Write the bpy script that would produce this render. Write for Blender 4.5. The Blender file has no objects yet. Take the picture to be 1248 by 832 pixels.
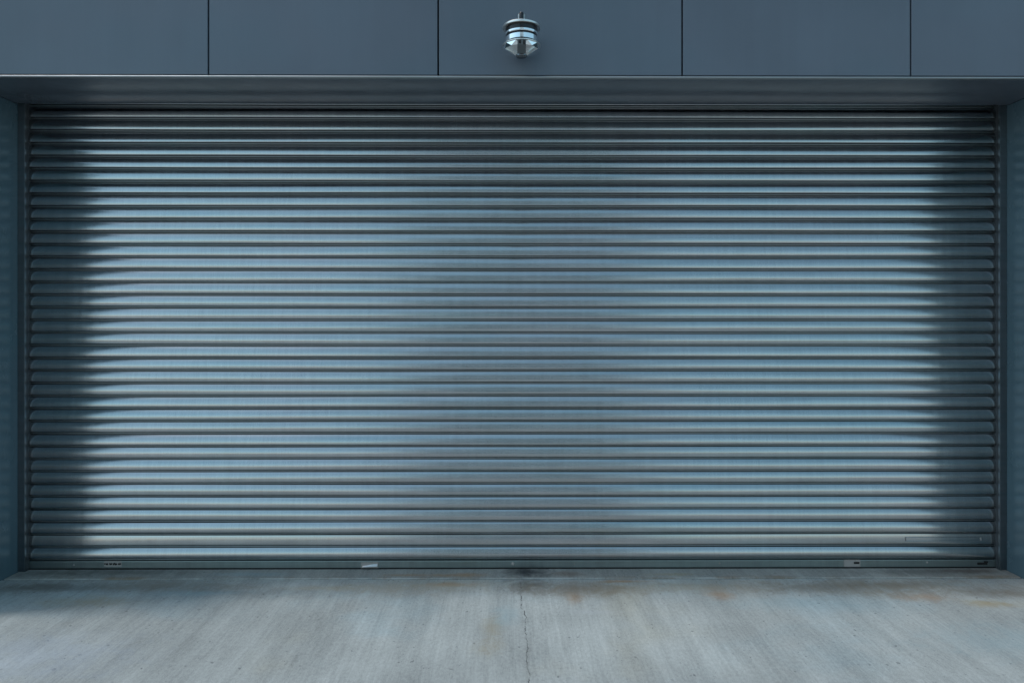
import bpy, bmesh, math, random
from mathutils import Vector, Matrix
random.seed(7)
R = math.radians
scene = bpy.context.scene
COL = scene.collection

# ------------------------------------------------------------------ camera
F = 832.0                       # focal length in pixels of the 1248 px wide photograph
YH = 400.0                      # horizon row
DIST = 4.16                     # camera to curtain
CAM = Vector((-0.0325, -DIST, 1.465))
YAW = 0.0049
cam_d = bpy.data.cameras.new('camera')
cam_d.sensor_width = 36; cam_d.lens = 24
cam_d.shift_y = -(416 - YH) / 1248.0
cam_d.clip_start = 0.05; cam_d.clip_end = 3000
cam = bpy.data.objects.new('camera', cam_d); COL.objects.link(cam)
cam.location = CAM; cam.rotation_euler = (R(90), 0, -YAW)
scene.camera = cam

def ray(px, py):
    d = Vector(((px - 624) / F, 1.0, (YH - py) / F))
    c, s = math.cos(-YAW), math.sin(-YAW)
    return Vector((d.x * c - d.y * s, d.x * s + d.y * c, d.z))
def on_wall(px, py, y):         # a photo point measured on the vertical plane at y
    d = ray(px, py); t = (y - CAM.y) / d.y
    return CAM + d * t
def on_floor(px, py, z=0.0):    # a photo point measured on the floor
    d = ray(px, py); t = (z - CAM.z) / d.z
    return CAM + d * t

# ------------------------------------------------------------------ helpers
def link(name, bm, m, parent=None, smooth=False):
    me = bpy.data.meshes.new(name)
    bm.normal_update(); bm.to_mesh(me); bm.free()
    if smooth:
        for p in me.polygons: p.use_smooth = True
    o = bpy.data.objects.new(name, me); COL.objects.link(o)
    for mm in (m if isinstance(m, (list, tuple)) else [m]): me.materials.append(mm)
    if parent: o.parent = parent
    return o
def thing(name, label, cat, loc=(0, 0, 0), group=None):
    o = bpy.data.objects.new(name, None); COL.objects.link(o)
    o.location = loc; o.empty_display_size = 0.1
    o['label'] = label; o['category'] = cat
    if group: o['group'] = group
    return o
def box(bm, x0, x1, y0, y1, z0, z1, bev=0.0, seg=2):
    vs = [bm.verts.new((x, y, z)) for x in (x0, x1) for y in (y0, y1) for z in (z0, z1)]
    fs = [(0, 1, 3, 2), (4, 6, 7, 5), (0, 4, 5, 1), (2, 3, 7, 6), (0, 2, 6, 4), (1, 5, 7, 3)]
    faces = [bm.faces.new([vs[i] for i in f]) for f in fs]
    bmesh.ops.recalc_face_normals(bm, faces=faces)
    if bev > 0:
        es = list({e for f in faces for e in f.edges})
        bmesh.ops.bevel(bm, geom=es, offset=bev, segments=seg, profile=0.6, affect='EDGES')
def lathe(bm, prof, seg=64, cx=0, cy=0, cap=True, rot=0.0):
    rings = []
    for r, z in prof:
        rings.append([bm.verts.new((cx + r * math.cos(rot + 2 * math.pi * i / seg), cy + r * math.sin(rot + 2 * math.pi * i / seg), z)) for i in range(seg)])
    for a, b in zip(rings, rings[1:]):
        for i in range(seg):
            j = (i + 1) % seg
            bm.faces.new((a[i], a[j], b[j], b[i]))
    if cap:
        bm.faces.new(rings[0][::-1]); bm.faces.new(rings[-1])
    bmesh.ops.recalc_face_normals(bm, faces=bm.faces[:])
def edge_split_smooth(o, ang=30):
    me = o.data
    for p in me.polygons: p.use_smooth = True
    me.set_sharp_from_angle(angle=R(ang))

# ------------------------------------------------------------------ node DSL
class NT:
    def __init__(self, name):
        self.m = bpy.data.materials.new(name); self.m.use_nodes = True
        self.t = self.m.node_tree; self.b = self.t.nodes['Principled BSDF']
        self._pos = None
    def n(self, typ, **kw):
        nd = self.t.nodes.new(typ)
        for k, v in kw.items(): setattr(nd, k, v)
        return nd
    def put(self, sock, v):
        if isinstance(v, bpy.types.NodeSocket): self.t.links.new(v, sock)
        else: sock.default_value = v
    @property
    def pos(self):
        if self._pos is None: self._pos = self.n('ShaderNodeNewGeometry').outputs['Position']
        return self._pos
    def xyz(self):
        s = self.n('ShaderNodeSeparateXYZ'); self.put(s.inputs[0], self.pos); return s.outputs
    def math(self, op, a, b=0.0, c=0.0, clamp=False):
        nd = self.n('ShaderNodeMath', operation=op, use_clamp=clamp)
        self.put(nd.inputs[0], a); self.put(nd.inputs[1], b)
        self.put(nd.inputs[2], c)
        return nd.outputs[0]
    def noise(self, scale=(1, 1, 1), detail=4, rough=0.55, off=(0, 0, 0), dist=0.0, vec=None):
        mp = self.n('ShaderNodeMapping'); self.put(mp.inputs['Vector'], vec or self.pos)
        mp.inputs['Scale'].default_value = scale; mp.inputs['Location'].default_value = off
        nz = self.n('ShaderNodeTexNoise'); self.put(nz.inputs['Vector'], mp.outputs[0])
        nz.inputs['Scale'].default_value = 1.0; nz.inputs['Detail'].default_value = detail
        nz.inputs['Roughness'].default_value = rough; nz.inputs['Distortion'].default_value = dist
        return nz.outputs[0]
    def ramp(self, v, a, b, lo=0.0, hi=1.0, smooth=True):
        nd = self.n('ShaderNodeMapRange'); nd.interpolation_type = 'SMOOTHSTEP' if smooth else 'LINEAR'
        self.put(nd.inputs['Value'], v)
        nd.inputs['From Min'].default_value = a; nd.inputs['From Max'].default_value = b
        nd.inputs['To Min'].default_value = lo; nd.inputs['To Max'].default_value = hi
        return nd.outputs[0]
    def mix(self, f, a, b, blend='MIX'):
        nd = self.n('ShaderNodeMix', data_type='RGBA', blend_type=blend)
        self.put(nd.inputs['Factor'], f)
        for s, v in ((nd.inputs[6], a), (nd.inputs[7], b)):
            self.put(s, v if isinstance(v, bpy.types.NodeSocket) else (*v, 1.0))
        return nd.outputs[2]
    def scale_col(self, c, f):
        return self.mix(1.0, c, self.grey(f), 'MULTIPLY')
    def grey(self, f):
        nd = self.n('ShaderNodeCombineColor')
        for i in range(3): self.put(nd.inputs[i], f)
        return nd.outputs[0]
    def bump(self, h, strength=0.3, dist=0.002, normal=None):
        nd = self.n('ShaderNodeBump'); nd.inputs['Strength'].default_value = strength
        nd.inputs['Distance'].default_value = dist; self.put(nd.inputs['Height'], h)
        if normal: self.put(nd.inputs['Normal'], normal)
        return nd.outputs[0]
    def set(self, **kw):
        for k, v in kw.items():
            k = k.replace('_', ' ')
            if isinstance(v, tuple): v = (*v, 1.0)
            self.put(self.b.inputs[k], v)
        return self.m

# ------------------------------------------------------------------ materials
def mat_concrete(name, base, stains, crack=True):
    k = NT(name); x, y, z = k.xyz()
    c = (*base,)
    big = k.noise((0.8, 0.6, 1), 5, 0.6)
    mid = k.noise((3.0, 1.6, 1), 6, 0.62, (3, 7, 0))
    col = k.mix(k.ramp(big, 0.35, 0.68), tuple(v * 0.86 for v in base), tuple(v * 1.1 for v in base))
    # bluish and warm patches
    col = k.mix(k.ramp(k.noise((0.9, 1.2, 1), 4, 0.6, (11, 2, 0)), 0.52, 0.72, 0, 0.55), col, (base[0] * 0.83, base[1] * 1.0, base[2] * 1.1))
    col = k.mix(k.ramp(k.noise((1.2, 0.9, 1), 4, 0.6, (-5, 9, 0)), 0.56, 0.75, 0, 0.5), col, (base[0] * 1.08, base[1] * 0.99, base[2] * 0.84))
    # trowel and tyre streaks running towards the shutter
    s1 = k.noise((14, 1.3, 1), 6, 0.66, (0, 0, 0), 0.4)
    s2 = k.noise((70, 3.2, 1), 4, 0.65, (5, 1, 0), 0.3)
    s3 = k.noise((5.0, 0.25, 1), 4, 0.6, (2, 1, 0), 0.2)
    f = k.math('ADD', k.ramp(s1, 0.3, 0.72, 0.91, 1.08), k.ramp(s2, 0.3, 0.7, -0.07, 0.07))
    f = k.math('ADD', f, k.ramp(s3, 0.35, 0.7, -0.04, 0.04))
    f = k.math('ADD', f, k.ramp(mid, 0.3, 0.7, -0.09, 0.09))
    grain = k.noise((260, 260, 1), 3, 0.7)
    f = k.math('ADD', f, k.ramp(grain, 0.35, 0.65, -0.16, 0.16))
    f = k.math('ADD', f, k.ramp(k.noise((75, 45, 1), 4, 0.7, (6, 2, 0)), 0.3, 0.7, -0.11, 0.11))
    # light scratches along the approach
    scr = k.noise((110, 0.8, 1), 2, 0.5, (9, 4, 0), 0.1)
    f = k.math('ADD', f, k.math('MULTIPLY', k.ramp(scr, 0.66, 0.78, 0, 0.16), k.ramp(big, 0.4, 0.6)))
    col = k.scale_col(col, f)
    # pits and specks
    pit = k.noise((38, 30, 1), 2, 0.5, (4, 4, 0))
    pit2 = k.noise((9, 9, 1), 3, 0.6, (1, 8, 0))
    pf = k.math('MULTIPLY', k.ramp(pit, 0.66, 0.72), k.ramp(pit2, 0.40, 0.55))
    col = k.mix(k.math('MULTIPLY', pf, 0.55), col, (0.06, 0.065, 0.075))
    # stains of their own shape
    for (px, py, rx, ry, colr, amt, sd) in stains:
        p = on_floor(px, py)
        dx = k.math('DIVIDE', k.math('SUBTRACT', x, p.x), rx)
        dy = k.math('DIVIDE', k.math('SUBTRACT', y, p.y), ry)
        d = k.math('SQRT', k.math('ADD', k.math('MULTIPLY', dx, dx), k.math('MULTIPLY', dy, dy)))
        nz = k.noise((9, 9, 1), 8, 0.75, (sd * 3.7, sd * 1.3, 0), 0.8)
        g = k.math('SUBTRACT', k.math('MULTIPLY', nz, 2.6), k.math('ADD', d, 0.12))
        col = k.mix(k.ramp(g, 0.0, 1.3, 0, amt), col, colr)
    h = k.math('ADD', k.math('MULTIPLY', s2, 0.7), k.math('MULTIPLY', grain, 0.5))
    h = k.math('SUBTRACT', h, k.math('MULTIPLY', pf, 0.8))
    if crack:
        fc = k.n('ShaderNodeFloatCurve')
        pts = [(634, 707), (634, 720), (637, 742), (640, 760), (642, 780), (643, 800), (643.5, 815), (645, 834), (652, 1100)]
        cv = fc.mapping.curves[0]
        W = [on_floor(a, b) for a, b in pts]
        y0, y1 = -2.6, 0.0
        for i, w in enumerate(W[::-1]):
            u = (w.y - y0) / (y1 - y0); v = 0.5 + w.x * 2
            if i < 2: cv.points[i].location = (max(u, 0), v) if i == 0 else (u, v)
            else: cv.points.new(u, v)
        fc.mapping.update()
        k.put(fc.inputs['Value'], k.ramp(y, y0, y1, 0, 1, False))
        xc = k.math('MULTIPLY', k.math('SUBTRACT', fc.outputs[0], 0.5), 0.5)
        wob = k.math('ADD', k.math('MULTIPLY', k.math('SUBTRACT', k.noise((1, 22, 1), 6, 0.75), 0.5), 0.045), k.math('MULTIPLY', k.math('SUBTRACT', k.noise((1, 5, 1), 2, 0.5, (0, 3, 0)), 0.5), 0.05))
        dx = k.math('ABSOLUTE', k.math('SUBTRACT', x, k.math('ADD', xc, wob)))
        wid = k.ramp(k.noise((14, 22, 1), 3, 0.6, (7, 7, 0)), 0.35, 0.7, 0.0004, 0.0034)
        cr = k.math('SUBTRACT', 1.0, k.math('DIVIDE', dx, wid), clamp=True)
        cr = k.math('MULTIPLY', k.ramp(cr, 0.0, 0.5), k.ramp(y, -0.19, -0.24))
        halo = k.math('MULTIPLY', k.ramp(dx, 0.0, 0.035, 0.35, 0.0), k.ramp(k.noise((4, 9, 1), 4, 0.6), 0.4, 0.65))
        col = k.mix(halo, col, (0.17, 0.17, 0.16))
        col = k.mix(k.math('MULTIPLY', cr, 0.9), col, (0.03, 0.03, 0.032))
        h = k.math('SUBTRACT', h, k.math('MULTIPLY', cr, 3.0))
    if not crack:
        ed = k.math('MULTIPLY', k.ramp(y, -0.148, -0.154), k.ramp(k.noise((2.2, 1, 1), 6, 0.7, (3, 0, 0)), 0.42, 0.6))
        col = k.mix(k.math('MULTIPLY', ed, 0.7), col, (0.50, 0.50, 0.48))
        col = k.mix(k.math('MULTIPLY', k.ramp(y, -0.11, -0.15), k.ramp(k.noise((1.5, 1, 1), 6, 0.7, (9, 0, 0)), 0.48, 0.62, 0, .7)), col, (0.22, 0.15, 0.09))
    return k.set(Base_Color=col, Roughness=k.ramp(mid, 0.3, 0.7, 0.62, 0.85), Normal=k.bump(h, 0.35, 0.0025))

RUST = (0.34, 0.185, 0.075); DARK = (0.085, 0.078, 0.068); TEAL = (0.26, 0.38, 0.42); OCH = (0.33, 0.27, 0.16)
drive_stains = [
    (545, 712, .22, .05, RUST, .55, 1), (760, 708, .2, .03, RUST, .8, 2), (700, 729, .06, .13, RUST, .5, 3),
    (878, 724, .10, .10, RUST, .5, 4), (1120, 727, .24, .09, RUST, .5, 5), (1205, 735, .22, .07, OCH, .75, 6),
    (105, 733, .32, .10, OCH, .5, 7), (300, 722, .6, .10, DARK, .30, 8), (640, 712, .16, .16, DARK, .8, 9),
    (700, 716, .30, .12, DARK, .35, 10), (170, 716, .55, .10, DARK, .45, 11), (1010, 716, .6, .10, DARK, .38, 12),
    (600, 765, .07, .20, OCH, .4, 13), (592, 790, .10, .10, OCH, .35, 14), (615, 750, .10, .18, TEAL, .4, 15),
    (240, 722, .35, .05, TEAL, .45, 16), (960, 735, .5, .12, TEAL, .3, 17), (1150, 712, .18, .05, TEAL, .4, 18),
    (400, 716, .35, .06, OCH, .35, 19), (1080, 712, .45, .06, DARK, .3, 20), (845, 712, .4, .08, TEAL, .3, 21),
    (480, 716, .5, .16, (.27, .23, .17), .5, 31), (880, 714, .6, .14, (.27, .22, .15), .5, 32), (200, 712, .7, .14, (.20, .17, .13), .55, 33), (1080, 714, .8, .18, (.20, .155, .10), .65, 34), (715, 718, .45, .16, (.21, .16, .105), .65, 35), (1215, 722, .3, .12, (.15, .115, .08), .6, 36), (25, 716, .3, .14, (.14, .115, .09), .6, 37),
    (1230, 780, .5, .25, TEAL, .35, 22), (30, 800, .6, .3, (.34, .40, .5), .3, 23), (60, 715, .35, .08, DARK, .5, 24),
    (725, 745, .22, .03, (.44, .46, .47), .5, 25), (560, 712, .5, .12, OCH, .3, 26), (800, 716, .4, .10, OCH, .25, 27)]
sill_stains = [
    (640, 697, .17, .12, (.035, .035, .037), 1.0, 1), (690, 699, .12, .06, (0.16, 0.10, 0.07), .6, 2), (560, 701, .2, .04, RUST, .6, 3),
    (500, 701, .22, .03, RUST, .5, 4), (150, 698, .6, .08, DARK, .55, 5), (1130, 697, .6, .08, DARK, .5, 6), (820, 700, .2, .03, OCH, .5, 7),
    (1180, 696, .3, .06, (.09, .06, .045), .7, 8), (300, 700, .3, .04, TEAL, .4, 9), (60, 699, .3, .08, DARK, .6, 10)]
M_DRIVE = mat_concrete('concrete_drive', (0.375, 0.395, 0.384), drive_stains)
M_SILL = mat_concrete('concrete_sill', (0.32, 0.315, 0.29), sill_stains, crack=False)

def mat_ground():
    k = NT('asphalt'); f = k.ramp(k.noise((3, 3, 3), 6, 0.6), 0.3, 0.7, 0.85, 1.15)
    g = k.noise((180, 180, 180), 3, 0.7)
    col = k.scale_col(k.mix(k.ramp(g, 0.3, 0.7), (0.17, 0.18, 0.19), (0.26, 0.27, 0.28)), f)
    return k.set(Base_Color=col, Roughness=0.85, Normal=k.bump(g, 0.4, 0.004))
M_GROUND = mat_ground()

def mat_paint(name, c, rough, wav=0.25, spec=0.5, streak=0.06):
    k = NT(name); x, y, z = k.xyz()
    f = k.ramp(k.noise((0.9, 0.9, 0.9), 4, 0.55), 0.3, 0.7, 0.93, 1.07)
    run = k.noise((9, 9, 0.5), 4, 0.6, (3, 0, 1))
    f = k.math('ADD', f, k.ramp(run, 0.35, 0.7, -streak, streak))
    f = k.math('ADD', f, k.ramp(k.noise((240, 240, 240), 2, 0.6), 0.3, 0.7, -0.03, 0.03))
    col = k.mix(k.ramp(k.noise((0.7, 0.7, 1.2), 3, 0.5, (8, 0, 0)), 0.42, 0.62, 0, 0.5), c, (c[0] * 0.9, c[1] * 1.02, c[2] * 1.02))
    h = k.noise((1.6, 1.6, 1.6), 2, 0.5, (1, 5, 3))
    rg = k.ramp(k.noise((5, 5, 3), 5, 0.6), 0.3, 0.7, rough * 0.85, rough * 1.2)
    return k.set(Base_Color=k.scale_col(col, f), Roughness=rg, Specular_IOR_Level=spec, Normal=k.bump(h, wav, 0.02))
M_PANEL = mat_paint('panel_paint', (0.112, 0.134, 0.168), 0.42, 0.12, 0.4, 0.02)
M_SOFFIT = mat_paint('soffit_paint', (0.10, 0.115, 0.14), 0.15, 0.10, 0.6)
M_JAMB = mat_paint('side_wall_paint', (0.088, 0.145, 0.178), 0.24, 0.10, 0.55)
M_BACK = NT('dark_backing').set(Base_Color=(0.012, 0.014, 0.016), Roughness=0.8)

def mat_steel(name, c, rough, streak=1.0, spread=0.1):
    k = NT(name); x, y, z = k.xyz()
    fine = k.noise((150, 1, 5.5), 3, 0.65)                      # fine rolled and rain streaks across each slat
    med = k.noise((22, 1, 2.4), 4, 0.6, (4, 0, 2))
    lng = k.noise((1.6, 1, 30), 4, 0.6, (7, 0, 1))              # long smears along the slats
    big = k.noise((0.9, 1, 1.1), 3, 0.5, (2, 0, 5))
    f = k.math('ADD', k.ramp(fine, 0.3, 0.7, 1 - 0.045 * streak, 1 + 0.03 * streak), k.ramp(med, 0.3, 0.7, -0.035 * streak, 0.03 * streak))
    f = k.math('ADD', f, k.ramp(lng, 0.3, 0.7, -0.06, 0.06))
    col = k.mix(k.ramp(big, 0.4, 0.62), c, (c[0] * 1.03, c[1] * 0.99, c[2] * 1.0))
    col = k.mix(k.ramp(k.noise((0.6, 1, 14), 3, 0.5, (1, 0, 9)), 0.5, 0.7, 0, 0.6), col, (c[0] * 0.88, c[1] * 1.0, c[2] * 1.03))
    hs_ = k.ramp(k.noise((1.1, 1, 240), 3, 0.6, (6, 0, 6)), 0.62, 0.72, 0, 0.16)
    f = k.math('SUBTRACT', f, hs_)
    spk = k.math('MULTIPLY', k.ramp(k.noise((70, 1, 90), 2, 0.5, (3, 0, 3)), 0.70, 0.75), k.ramp(k.noise((2.5, 1, 2), 3, 0.5), 0.45, 0.65))
    col = k.mix(k.math('MULTIPLY', spk, 0.15), k.scale_col(col, f), (0.2, 0.18, 0.16))
    rg = k.math('ADD', k.ramp(med, 0.3, 0.7, rough - spread * 0.5, rough + spread * 0.5), k.ramp(lng, 0.3, 0.7, -0.02, 0.02))
    h = k.math('ADD', k.math('MULTIPLY', fine, 0.25), k.math('MULTIPLY', k.noise((3.5, 1, 16), 2, 0.5, (5, 0, 5)), 1.6))
    return k.set(Base_Color=col, Metallic=1.0, Roughness=rg, Normal=k.bump(h, 0.03, 0.0022))
M_SLAT = mat_steel('galvanised_slat', (0.435, 0.455, 0.465), 0.205, spread=0.05)
M_BEAD = mat_steel('bead_steel', (0.36, 0.385, 0.39), 0.35)
M_GROOVE_SHADE = mat_steel('shaded_groove_steel', (0.17, 0.19, 0.195), 0.45)  # shade inside the slat grooves, put into a darker steel colour
M_BAR = mat_steel('bottom_bar_steel', (0.30, 0.36, 0.36), 0.42)
M_RAIL = mat_steel('rail_steel', (0.20, 0.23, 0.25), 0.42, 0.6)
M_TRIM = mat_steel('trim_aluminium', (0.32, 0.34, 0.35), 0.5, 0.4)
M_CHROME = NT('chrome').set(Base_Color=(0.93, 0.94, 0.95), Metallic=1.0, Roughness=0.04)
M_CHROME2 = NT('satin_chrome').set(Base_Color=(0.22, 0.24, 0.26), Metallic=1.0, Roughness=0.15)
M_SATIN = NT('satin_steel').set(Base_Color=(0.8, 0.79, 0.76), Metallic=1.0, Roughness=0.3)
M_STRIP = NT('grey_strip').set(Base_Color=(0.16, 0.18, 0.19), Metallic=0.6, Roughness=0.4)
M_BLACK = NT('black_enamel').set(Base_Color=(0.008, 0.008, 0.01), Roughness=0.25)
M_RUBBER = NT('rubber').set(Base_Color=(0.01, 0.01, 0.011), Roughness=0.8)
M_PLATE = NT('worn_plate').set(Base_Color=(0.34, 0.31, 0.29), Roughness=0.5)
M_SEAL = NT('grey_seal').set(Base_Color=(0.05, 0.058, 0.066), Roughness=0.55)
M_HOLE = NT('recess_black').set(Base_Color=(0.012, 0.011, 0.01), Roughness=0.6)
M_WORN = NT('bright_worn_steel').set(Base_Color=(0.5, 0.5, 0.5), Metallic=1.0, Roughness=0.4)
M_INK = NT('stamped_ink').set(Base_Color=(0.01, 0.009, 0.008), Roughness=0.6)

# ------------------------------------------------------------------ ground
ZS = 0.0
HW = 2.985           # half width between the side walls
FY = -0.479          # plane of the panel facade
JY = -0.70           # front of the side walls
SOF = 2.812          # soffit height
def sheet(name, pts, m, z):
    bm = bmesh.new(); bm.faces.new([bm.verts.new((a, b, z)) for a, b in pts])
    o = link(name, bm, m); o['kind'] = 'structure'; return o
sheet('ground', [(-700, -900), (700, -900), (700, 500), (-700, 500)], M_GROUND, -0.03)
bm = bmesh.new(); box(bm, -14, 14, -19.0, -0.168, -0.2, 0.0, 0.004)
o = link('driveway', bm, M_DRIVE); o['kind'] = 'structure'
bm = bmesh.new(); box(bm, -HW + .003, HW - .003, -0.158, 0.25, -0.2, 0.003, 0.004)
o = link('threshold', bm, M_SILL); o['kind'] = 'structure'

# ------------------------------------------------------------------ facade above the shutter
fac = thing('facade', 'blue-grey metal panel facade with narrow vertical joints and soffit above the shutter', 'facade', (0, FY, SOF))
def local(o, p):                # keep the mesh's world place under a moved parent
    o.matrix_parent_inverse = Matrix.Translation(-p.location); return o
zb = 2.829
seams = [on_wall(p, 40, FY).x for p in (254, 534, 831.5, 1110)]
xs = [seams[0] - 2.46, seams[0] - 1.23] + seams + [seams[-1] + 1.25, seams[-1] + 2.48]
for row, (za, zc) in enumerate(((zb, 3.92), (3.93, 5.0))):
    for a, b in zip(xs, xs[1:]):
        bm = bmesh.new(); g = 0.0045
        box(bm, a + g, b - g, FY, FY + 0.03, za, zc, 0.0025)
        local(link('cladding_panel', bm, M_PANEL, fac), fac)
bm = bmesh.new(); box(bm, xs[0] - 1, xs[-1] + 1, FY + 0.0305, -0.0502, 2.90, 5.02); box(bm, xs[0] - 1, xs[-1] + 1, -0.0498, 0.3, 3.02, 5.02)
local(link('backing_wall', bm, M_BACK, fac), fac)
bm = bmesh.new(); box(bm, xs[0] - 1, xs[-1] + 1, FY + 0.016, -0.050, SOF, SOF + 0.008, 0.002)
box(bm, xs[0] - 1, xs[-1] + 1, FY + 0.26, -0.0505, SOF + 0.0085, 2.8995)
local(link('soffit', bm, M_SOFFIT, fac), fac)
# rounded aluminium drip trim along the front edge of the soffit
bm = bmesh.new()
prof = []
for i in range(9):
    a = -math.pi / 2 - math.pi * i / 8
    prof.append((FY + 0.004 + 0.0065 * math.cos(a) - 0.002, SOF + 0.0065 - 0.0005 + 0.0065 * math.sin(a)))
prof += [(FY + 0.025, SOF + 0.0125), (FY + 0.025, SOF + 0.0095), (FY + 0.015, SOF + 0.0095), (FY + 0.015, SOF - 0.0005)]
L = [bm.verts.new((xs[0] - 1, p[0], p[1])) for p in prof]; Rr = [bm.verts.new((xs[-1] + 1, p[0], p[1])) for p in prof]
for i in range(len(prof)):
    j = (i + 1) % len(prof); bm.faces.new((L[i], L[j], Rr[j], Rr[i]))
bm.faces.new(L); bm.faces.new(Rr[::-1]); bmesh.ops.recalc_face_normals(bm, faces=bm.faces[:])
o = local(link('drip_trim', bm, M_TRIM, fac), fac); edge_split_smooth(o, 40)

# ------------------------------------------------------------------ side walls
for s, side in ((-1, 'left'), (1, 'right')):
    w = bpy.data.objects.new
    bm = bmesh.new()
    a, b = (HW, HW + 1.6)
    x0, x1 = (a, b) if s > 0 else (-b, -a)
    box(bm, x0, x1, JY, 0.3, -0.1, SOF - 0.002, 0.004)
    box(bm, x0, x1, -0.0495, 0.3, SOF - 0.0019, 3.019)
    o = link('side_wall', bm, M_JAMB)
    o['label'] = ('smooth blue-grey painted side wall at the %s end of the steel shutter' % side)
    o['category'] = 'wall'; o['kind'] = 'thing'; o['group'] = 'side walls of the shutter opening'

# ------------------------------------------------------------------ rolling shutter
sh = thing('rolling_shutter', 'closed wide galvanised steel rolling shutter with horizontal ribbed slats', 'roller shutter', (0, 0, 0))
PITCH = 0.07635; Z0 = 0.060
XE = 2.962
NX = 72
TOP_A, BOT_A = 31.0, -5.0
def slat_profile(bulge, tilt):
    """sections of one slat from its top to the next groove, as (y, z) runs; z runs from PITCH down to 0"""
    runs = []
    top, bot = PITCH - 0.004, 0.0165
    run = []
    N = 18; y = -0.0005; L = top - bot
    for i in range(N + 1):                      # normal leans up at the top, nearly level at the lower edge
        run.append((y, top - L * i / N))
        th = TOP_A + (BOT_A - TOP_A) * ((i + .5) / N) ** 0.9
        y -= math.tan(R(th * bulge + tilt)) * L / N
    yb = run[-1][0]
    # tight rolled lower edge, then the underside going back into the groove
    LR = 0.0045
    for a in (14, 30, 48, 68, 88): run.append((yb + LR * (1 - math.cos(R(a))), bot - LR * math.sin(R(a))))
    runs.append(run)
    runs.append([(yb + LR, bot - LR), (yb + LR + 0.003, bot - LR + 0.0001), (0.013, bot - LR + 0.0015)])
    cy, cz, r = 0.0005, 0.0054, 0.0034          # interlocking bead seen in the groove
    runs.append([(cy - r * math.sin(math.pi * i / 8), cz + r * math.cos(math.pi * i / 8)) for i in range(9)])
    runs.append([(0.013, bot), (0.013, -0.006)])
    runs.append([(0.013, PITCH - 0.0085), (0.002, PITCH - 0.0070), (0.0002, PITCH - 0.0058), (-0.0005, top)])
    return runs
bm = bmesh.new()
rows = 38
for kx in range(rows):
    zb0 = Z0 + kx * PITCH
    bulge = 1.0 + random.uniform(-0.06, 0.06)
    tilt = random.gauss(0, 2.1)
    if kx == 1: bulge, tilt = 0.35, 3.0                    # the flat lock slat
    if kx in (17, 18): tilt += 1.2
    ph = [random.uniform(0, 6.28) for _ in range(4)]
    for ri, run in enumerate(slat_profile(bulge, tilt)):
        prev = None
        for ix in range(NX + 1):
            X = -XE + 2 * XE * ix / NX
            dz = 0.0009 * math.sin(X * 0.9 + ph[0]) + 0.0005 * math.sin(X * 2.3 + ph[1])
            dy = 0.0012 * math.sin(X * 0.7 + ph[2]) + 0.0005 * math.sin(X * 3.1 + ph[3])
            tw = 0.0012 * math.sin(X * 0.6 + ph[1]) + 0.0008 * math.sin(X * 1.7 + ph[3]) + 0.0003 * math.sin(X * 4.3 + ph[0])
            cur = [bm.verts.new((X, y + dy + tw * (z / PITCH - 0.5), z + zb0 + dz)) for y, z in run]
            if prev:
                for i in range(len(run) - 1):
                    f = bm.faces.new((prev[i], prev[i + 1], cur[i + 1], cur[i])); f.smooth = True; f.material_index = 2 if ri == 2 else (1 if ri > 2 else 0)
            prev = cur
curtain = link('curtain', bm, [M_SLAT, M_GROOVE_SHADE, M_BEAD], sh)

# bottom bar
bm = bmesh.new()
box(bm, -XE, XE, -0.012, 0.03, 0.0125, Z0 - 0.004, 0.003)
bar = link('bottom_bar', bm, M_BAR, sh)
bm = bmesh.new(); box(bm, -XE, XE, -0.006, 0.02, 0.0035, 0.0122, 0.002)
link('rubber_seal', bm, M_RUBBER, sh)

def rim_box(bm, x0, x1, z0, z1, y0, y1, t):
    box(bm, x0, x1, y0, y1, z1 - t, z1, 0.0006); box(bm, x0, x1, y0, y1, z0, z0 + t, 0.0006)
    box(bm, x0, x0 + t, y0, y1, z0 + t, z1 - t, 0.0006); box(bm, x1 - t, x1, y0, y1, z0 + t, z1 - t, 0.0006)
YB = -0.012
# stamped plate with worn dark marks
a = on_wall(127, 683, YB); b = on_wall(148.5, 691, YB); zoff = 0.002
bm = bmesh.new(); box(bm, a.x, b.x, YB - 0.002, YB + 0.001, b.z + 0.004, a.z, 0.0008)
pl = link('stamped_plate', bm, M_PLATE, bar); pl['label'] = 'small worn grey plate with illegible dark stamped marks'
bm = bmesh.new(); W_ = b.x - a.x
zc = (a.z + b.z + 0.004) / 2
marks = [(0.03, .012, .2, .0), (.10, .03, -.2, .001), (.165, .02, 0, -.001), (.20, .012, 0, .001), (.30, .02, 0, .002), (.335, .05, .1, -.001),
         (.40, .03, 0, .001), (.50, .05, -.15, .0), (.56, .06, .05, .002), (.62, .10, .25, -.002), (.80, .05, -.3, .001), (.88, .05, -.2, .002)]
for u, wd, sl, dz in marks:
    x0 = a.x + u * W_; x1 = x0 + wd * W_ + 0.003
    vs = [(x0, zc + dz - 0.0065), (x1, zc + dz - 0.0055 + sl * 0.01), (x1, zc + dz + 0.0035 + sl * 0.01), (x0, zc + dz + 0.0055)]
    lo = [bm.verts.new((p, YB - 0.0019, q)) for p, q in vs]; hi = [bm.verts.new((p, YB - 0.0029, q)) for p, q in vs]
    bm.faces.new(hi)
    for i in range(4): bm.faces.new((lo[i], lo[(i + 1) % 4], hi[(i + 1) % 4], hi[i]))
bmesh.ops.recalc_face_normals(bm, faces=bm.faces[:])
link('stamped_mark', bm, M_INK, pl)
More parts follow.
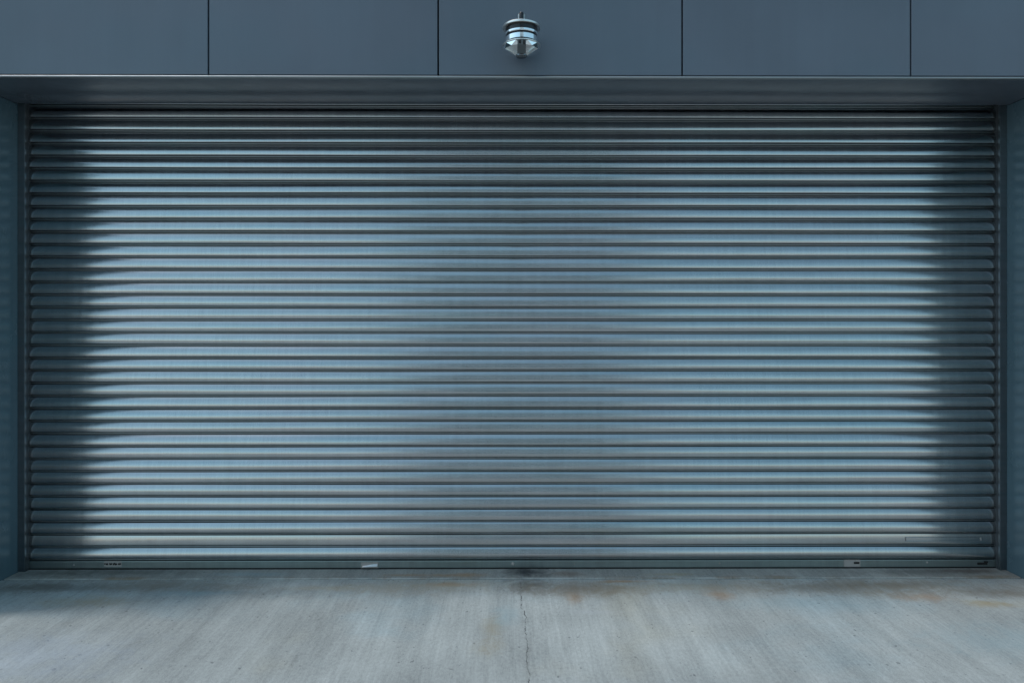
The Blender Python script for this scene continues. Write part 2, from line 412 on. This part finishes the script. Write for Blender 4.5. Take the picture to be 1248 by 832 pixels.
# latch lever, bright and worn
a = on_wall(440, 684.5, YB); b = on_wall(461, 691.5, YB)
bm = bmesh.new(); rim_box(bm, a.x, b.x, b.z, a.z, YB - 0.002, YB + 0.001, 0.003)
box(bm, a.x + .003, b.x - .003, YB - 0.0006, YB + 0.0005, b.z + .003, a.z - .003)
lat = link('latch', bm, M_PLATE, bar); lat['label'] = 'small recessed latch with a bright worn lever'
bm = bmesh.new()
L1 = [(a.x + 0.012, -0.003, 0.022), (a.x + 0.045, 0.0005, 0.0235), (b.x - 0.003, 0.005, 0.025)]
prevr = None
zt = a.z
secs = [(a.x + 0.010, zt - 0.022, zt - 0.028), (a.x + 0.045, zt - 0.017, zt - 0.026), (a.x + 0.07, zt - 0.012, zt - 0.025), (b.x - 0.004, zt - 0.010, zt - 0.024)]
for X, z1, z0 in secs:
    cur = [bm.verts.new((X, YB - 0.0095, z0)), bm.verts.new((X, YB - 0.0035, z1)), bm.verts.new((X, YB - 0.001, z1)), bm.verts.new((X, YB - 0.001, z0))]
    if prevr:
        for i in range(4): bm.faces.new((prevr[i], prevr[(i + 1) % 4], cur[(i + 1) % 4], cur[i]))
    else: bm.faces.new(cur)
    prevr = cur
bm.faces.new(prevr[::-1]); bmesh.ops.recalc_face_normals(bm, faces=bm.faces[:])
link('lever', bm, M_WORN, lat)
# recessed pull handle right of the middle
a = on_wall(1028.5, 681.5, YB); b = on_wall(1048.5, 690, YB)
bm = bmesh.new(); rim_box(bm, a.x, b.x, b.z, a.z, YB - 0.002, YB + 0.001, 0.0035)
box(bm, a.x + .0035, b.x - .0035, YB - 0.0007, YB + 0.0005, b.z + .0035, a.z - .0035)
hd = link('pull_handle', bm, M_PLATE, bar); hd['label'] = 'dull rectangular pull handle plate with a dark finger slot'
bm = bmesh.new()
box(bm, a.x + .06, b.x - .006, YB - 0.0015, YB - 0.0008, a.z - .026, a.z - .013, 0.0002)
link('finger_slot', bm, M_HOLE, hd)
# hand-worn lock slot near the right end, bolts
a = on_wall(1191, 682.5, YB)
bm = bmesh.new(); box(bm, a.x, a.x + .062, YB - 0.0012, YB, a.z - .026, a.z - .012, 0.0005); box(bm, a.x + .04, a.x + .064, YB - 0.004, YB - .0002, a.z - .014, a.z - .004, 0.001)
link('lock_slot', bm, M_HOLE, bar)
for px, py, r in ((625, 686.5, .010), (877, 686, .005), (1130, 685, .006), (90, 688, .005), (700, 687, .004)):
    p = on_wall(px, py, YB); bm = bmesh.new()
    prof = [(r, 0), (r, .002), (r * .8, .0036), (r * .3, .0042)]
    lathe(bm, prof, 20)
    bmesh.ops.rotate(bm, verts=bm.verts[:], cent=(0, 0, 0), matrix=Matrix.Rotation(R(90), 3, 'X'))
    bmesh.ops.translate(bm, verts=bm.verts[:], vec=(p.x, YB + .0003, p.z))
    link('bolt', bm, M_PLATE, bar)
# thin inset lock cover on the flat slat
ys = -0.0085
a = on_wall(1104, 654.5, ys); b = on_wall(1196, 658.5, ys)
bm = bmesh.new(); rim_box(bm, a.x, b.x, b.z - .002, a.z + .002, ys - 0.0030, ys + 0.006, 0.0020)
link('lock_cover', bm, M_SLAT, sh)

# guide rails
for s in (-1, 1):
    bm = bmesh.new()
    def bx(u0, u1, y0, y1, bev=.0015):
        x0, x1 = sorted((s * u0, s * u1)); box(bm, x0, x1, y0, y1, 0.004, 3.0, bev)
    bx(2.938, 2.952, -0.047, -0.032)      # bright inner lip
    bx(2.9525, HW - .0008, -0.042, -0.0325)   # rail face
    bx(2.966, HW - .0008, -0.032, 0.06)      # web
    bx(2.938, 2.9655, 0.030, 0.04)
    rail = link('guide_rail', bm, M_RAIL, sh)
    bm = bmesh.new(); bx(2.9402, 2.9560, -0.0318, 0.0125, 0.0005); link('weather_seal', bm, M_SEAL, rail)
bm = bmesh.new(); box(bm, -HW, HW, 0.07, 0.09, 0.004, 3.3)
link('inner_wall', bm, M_BACK, sh)

# ------------------------------------------------------------------ lamp
LY = FY - 0.125
lx = on_wall(635.5, 40, LY).x
lamp = thing('wall_lamp', 'round chrome wall lamp with faceted reflector mounted on the facade panel', 'lamp', (lx, LY, 2.89))
def lpart(name, prof, m, seg=72, rot=0.0, ang=30, cx=0., cy=0., par=None):
    bm = bmesh.new(); lathe(bm, prof, seg, lx + cx, LY + cy, rot=rot)
    o = link(name, bm, m, par or lamp); edge_split_smooth(o, ang)
    if not par: local(o, lamp)
    return o
lpart('top_plate', [(.088, 3.020), (.0965, 3.020), (.099, 3.022), (.099, 3.029), (.096, 3.033), (.03, 3.040)], M_SATIN)
lpart('gasket', [(.083, 2.994), (.083, 3.0198)], M_BLACK)
lpart('band', [(.080, 2.979), (.0885, 2.980), (.0905, 2.983), (.0905, 2.9915), (.086, 2.9938)], M_CHROME)
lpart('gasket', [(.081, 2.9722), (.081, 2.9788)], M_BLACK)
lpart('drum', [(.080, 2.9445), (.0855, 2.946), (.0855, 2.970), (.083, 2.972)], M_CHROME)
lpart('gasket', [(.080, 2.9362), (.080, 2.9443)], M_BLACK)
lpart('rim', [(.090, 2.9285), (.0985, 2.9295), (.0995, 2.931), (.0995, 2.9335), (.094, 2.9362)], M_SATIN)
# faceted reflector: rings of triangular mirror facets rounding down to a small flat end
bm = bmesh.new(); NF = 10
levels = [(.0965, 2.9284, .5), (.0900, 2.9085, 0.), (.032, 2.884, .5)]
rr = []
for r_, z_, sh_ in levels:
    rr.append([bm.verts.new((lx + r_ * math.cos(2 * math.pi * (k_ + sh_) / NF - math.pi / 2), LY + r_ * math.sin(2 * math.pi * (k_ + sh_) / NF - math.pi / 2), z_)) for k_ in range(NF)])
for k_ in range(NF):
    n_ = (k_ + 1) % NF; p_ = (k_ - 1) % NF
    A, B, C_ = rr
    bm.faces.new((A[p_], A[k_], B[k_])); bm.faces.new((A[k_], B[n_], B[k_]))
    bm.faces.new((B[k_], B[n_], C_[k_])); bm.faces.new((C_[p_], B[k_], C_[k_]))
bm.faces.new(rr[0]); bm.faces.new(rr[2]); bmesh.ops.recalc_face_normals(bm, faces=bm.faces[:])
ref = local(link('reflector', bm, M_CHROME, lamp), lamp)
# grey clamp strip down the front of the reflector, with two dark slots
def strip(name, x0, x1, path, th, m, par):
    bm = bmesh.new(); pr = None
    for q, z_ in path:
        cur = [bm.verts.new((lx + x0, LY - q, z_)), bm.verts.new((lx + x1, LY - q, z_)), bm.verts.new((lx + x1, LY - q - th * .6, z_ - th * .8)), bm.verts.new((lx + x0, LY - q - th * .6, z_ - th * .8))]
        if pr:
            for k_ in range(4): bm.faces.new((pr[k_], pr[(k_ + 1) % 4], cur[(k_ + 1) % 4], cur[k_]))
        else: bm.faces.new(cur)
        pr = cur
    bm.faces.new(pr[::-1]); bmesh.ops.recalc_face_normals(bm, faces=bm.faces[:])
    o = link(name, bm, m, par)
    return o
clamp = local(strip('clamp_strip', -.022, .022, [(.0965, 2.9284), (.0910, 2.9085), (.031, 2.884)], .004, M_STRIP, lamp), lamp)
strip('slot', -.016, -.003, [(.0985, 2.9255), (.0945, 2.9120)], .005, M_BLACK, clamp)
strip('slot', .007, .017, [(.0985, 2.9255), (.0930, 2.9065)], .005, M_BLACK, clamp)
lpart('end_cap', [(.012, 2.876), (.026, 2.8765), (.029, 2.879), (.029, 2.8885)], M_CHROME2)
lpart('knob', [(.010, 3.037), (.0105, 3.07), (.0125, 3.073), (.0125, 3.100), (.009, 3.108), (.003, 3.11)], M_BLACK, 24)
lpart('knob_sleeve', [(.0165, 3.037), (.0185, 3.04), (.0195, 3.100), (.015, 3.107)], M_SATIN, 24, cy=.014)
bm = bmesh.new(); box(bm, lx - .022, lx + .022, LY + .06, FY - .0005, 2.975, 3.015, .003)
box(bm, lx - .05, lx + .05, FY - .012, FY - .0003, 2.965, 3.05, .003)
local(link('wall_bracket', bm, M_BLACK, lamp), lamp)

# ------------------------------------------------------------------ pale unseen building, added behind the camera to dim the middle of the slat reflection
ob = thing('added_opposite_building', 'pale plain four-storey building added out of view to dim the middle of the shutter reflection', 'building', (0.4, -21, 0))
M_REND = mat_paint('pale_render', (0.8, 0.8, 0.8), 0.8, 0.1, 0.3)
M_GLASS = NT('window_glass').set(Base_Color=(0.03, 0.04, 0.05), Roughness=0.05)
BX0, BX1, BYF = -4.2, 5.0, -21.0
bm = bmesh.new(); box(bm, BX0, BX1, BYF - 8, BYF, -0.1, 13.4, 0.02); local(link('wall', bm, M_REND, ob), ob)
bm = bmesh.new(); box(bm, BX0 - .15, BX1 + .15, BYF - 8.15, BYF + .15, 13.402, 13.6, 0.02); local(link('roof', bm, M_PANEL, ob), ob)
for zz in (1.0, 4.2, 7.3, 10.4):
    for xx in (-2.6, -0.2, 2.2):
        if zz < 2 and xx > 2: continue
        bm = bmesh.new(); rim_box(bm, xx, xx + 1.4, zz, zz + 1.3, BYF + .003, BYF + .06, .06)
        fr = local(link('window', bm, M_TRIM, ob), ob)
        bm = bmesh.new(); box(bm, xx + .06, xx + 1.34, BYF + .004, BYF + .02, zz + .06, zz + 1.24)
        gl = link('pane', bm, M_GLASS, fr)
bm = bmesh.new(); box(bm, 2.6, 3.6, BYF + .003, BYF + .05, -.02, 2.1, .004); local(link('door', bm, M_PANEL, ob), ob)

# ------------------------------------------------------------------ light
EL, AZ = 62.0, -84.0            # sun: high, in front of the wall and to the left
w = bpy.data.worlds.new('World'); scene.world = w; w.use_nodes = True
nt = w.node_tree; bg = nt.nodes['Background']
sky = nt.nodes.new('ShaderNodeTexSky'); sky.sky_type = 'NISHITA'; sky.sun_disc = False
sdir = Vector((math.sin(R(AZ)) * math.cos(R(EL)), -math.cos(R(AZ)) * math.cos(R(EL)), math.sin(R(EL))))
sky.sun_elevation = R(EL); sky.sun_rotation = math.atan2(sdir.x, sdir.y)
sky.dust_density = 1.2; sky.ozone_density = 1.0; sky.air_density = 1.0
hs = nt.nodes.new('ShaderNodeHueSaturation'); hs.inputs['Saturation'].default_value = 0.95; hs.inputs['Hue'].default_value = 0.463
nt.links.new(sky.outputs[0], hs.inputs['Color']); nt.links.new(hs.outputs[0], bg.inputs[0])
bg.inputs['Strength'].default_value = 0.15
sd = bpy.data.lights.new('sun', 'SUN'); sd.energy = 1.1; sd.angle = R(8); sd.color = (1.0, 0.985, 0.96)
so = bpy.data.objects.new('sun', sd); COL.objects.link(so)
so.rotation_euler = sdir.to_track_quat('Z', 'Y').to_euler(); so.location = (-3, -8, 12)

vs = scene.view_settings
vs.view_transform = 'Standard'; vs.look = 'None'; vs.exposure = 0.38; vs.gamma = 1.0
scene.cycles.max_bounces = 8; scene.cycles.glossy_bounces = 6
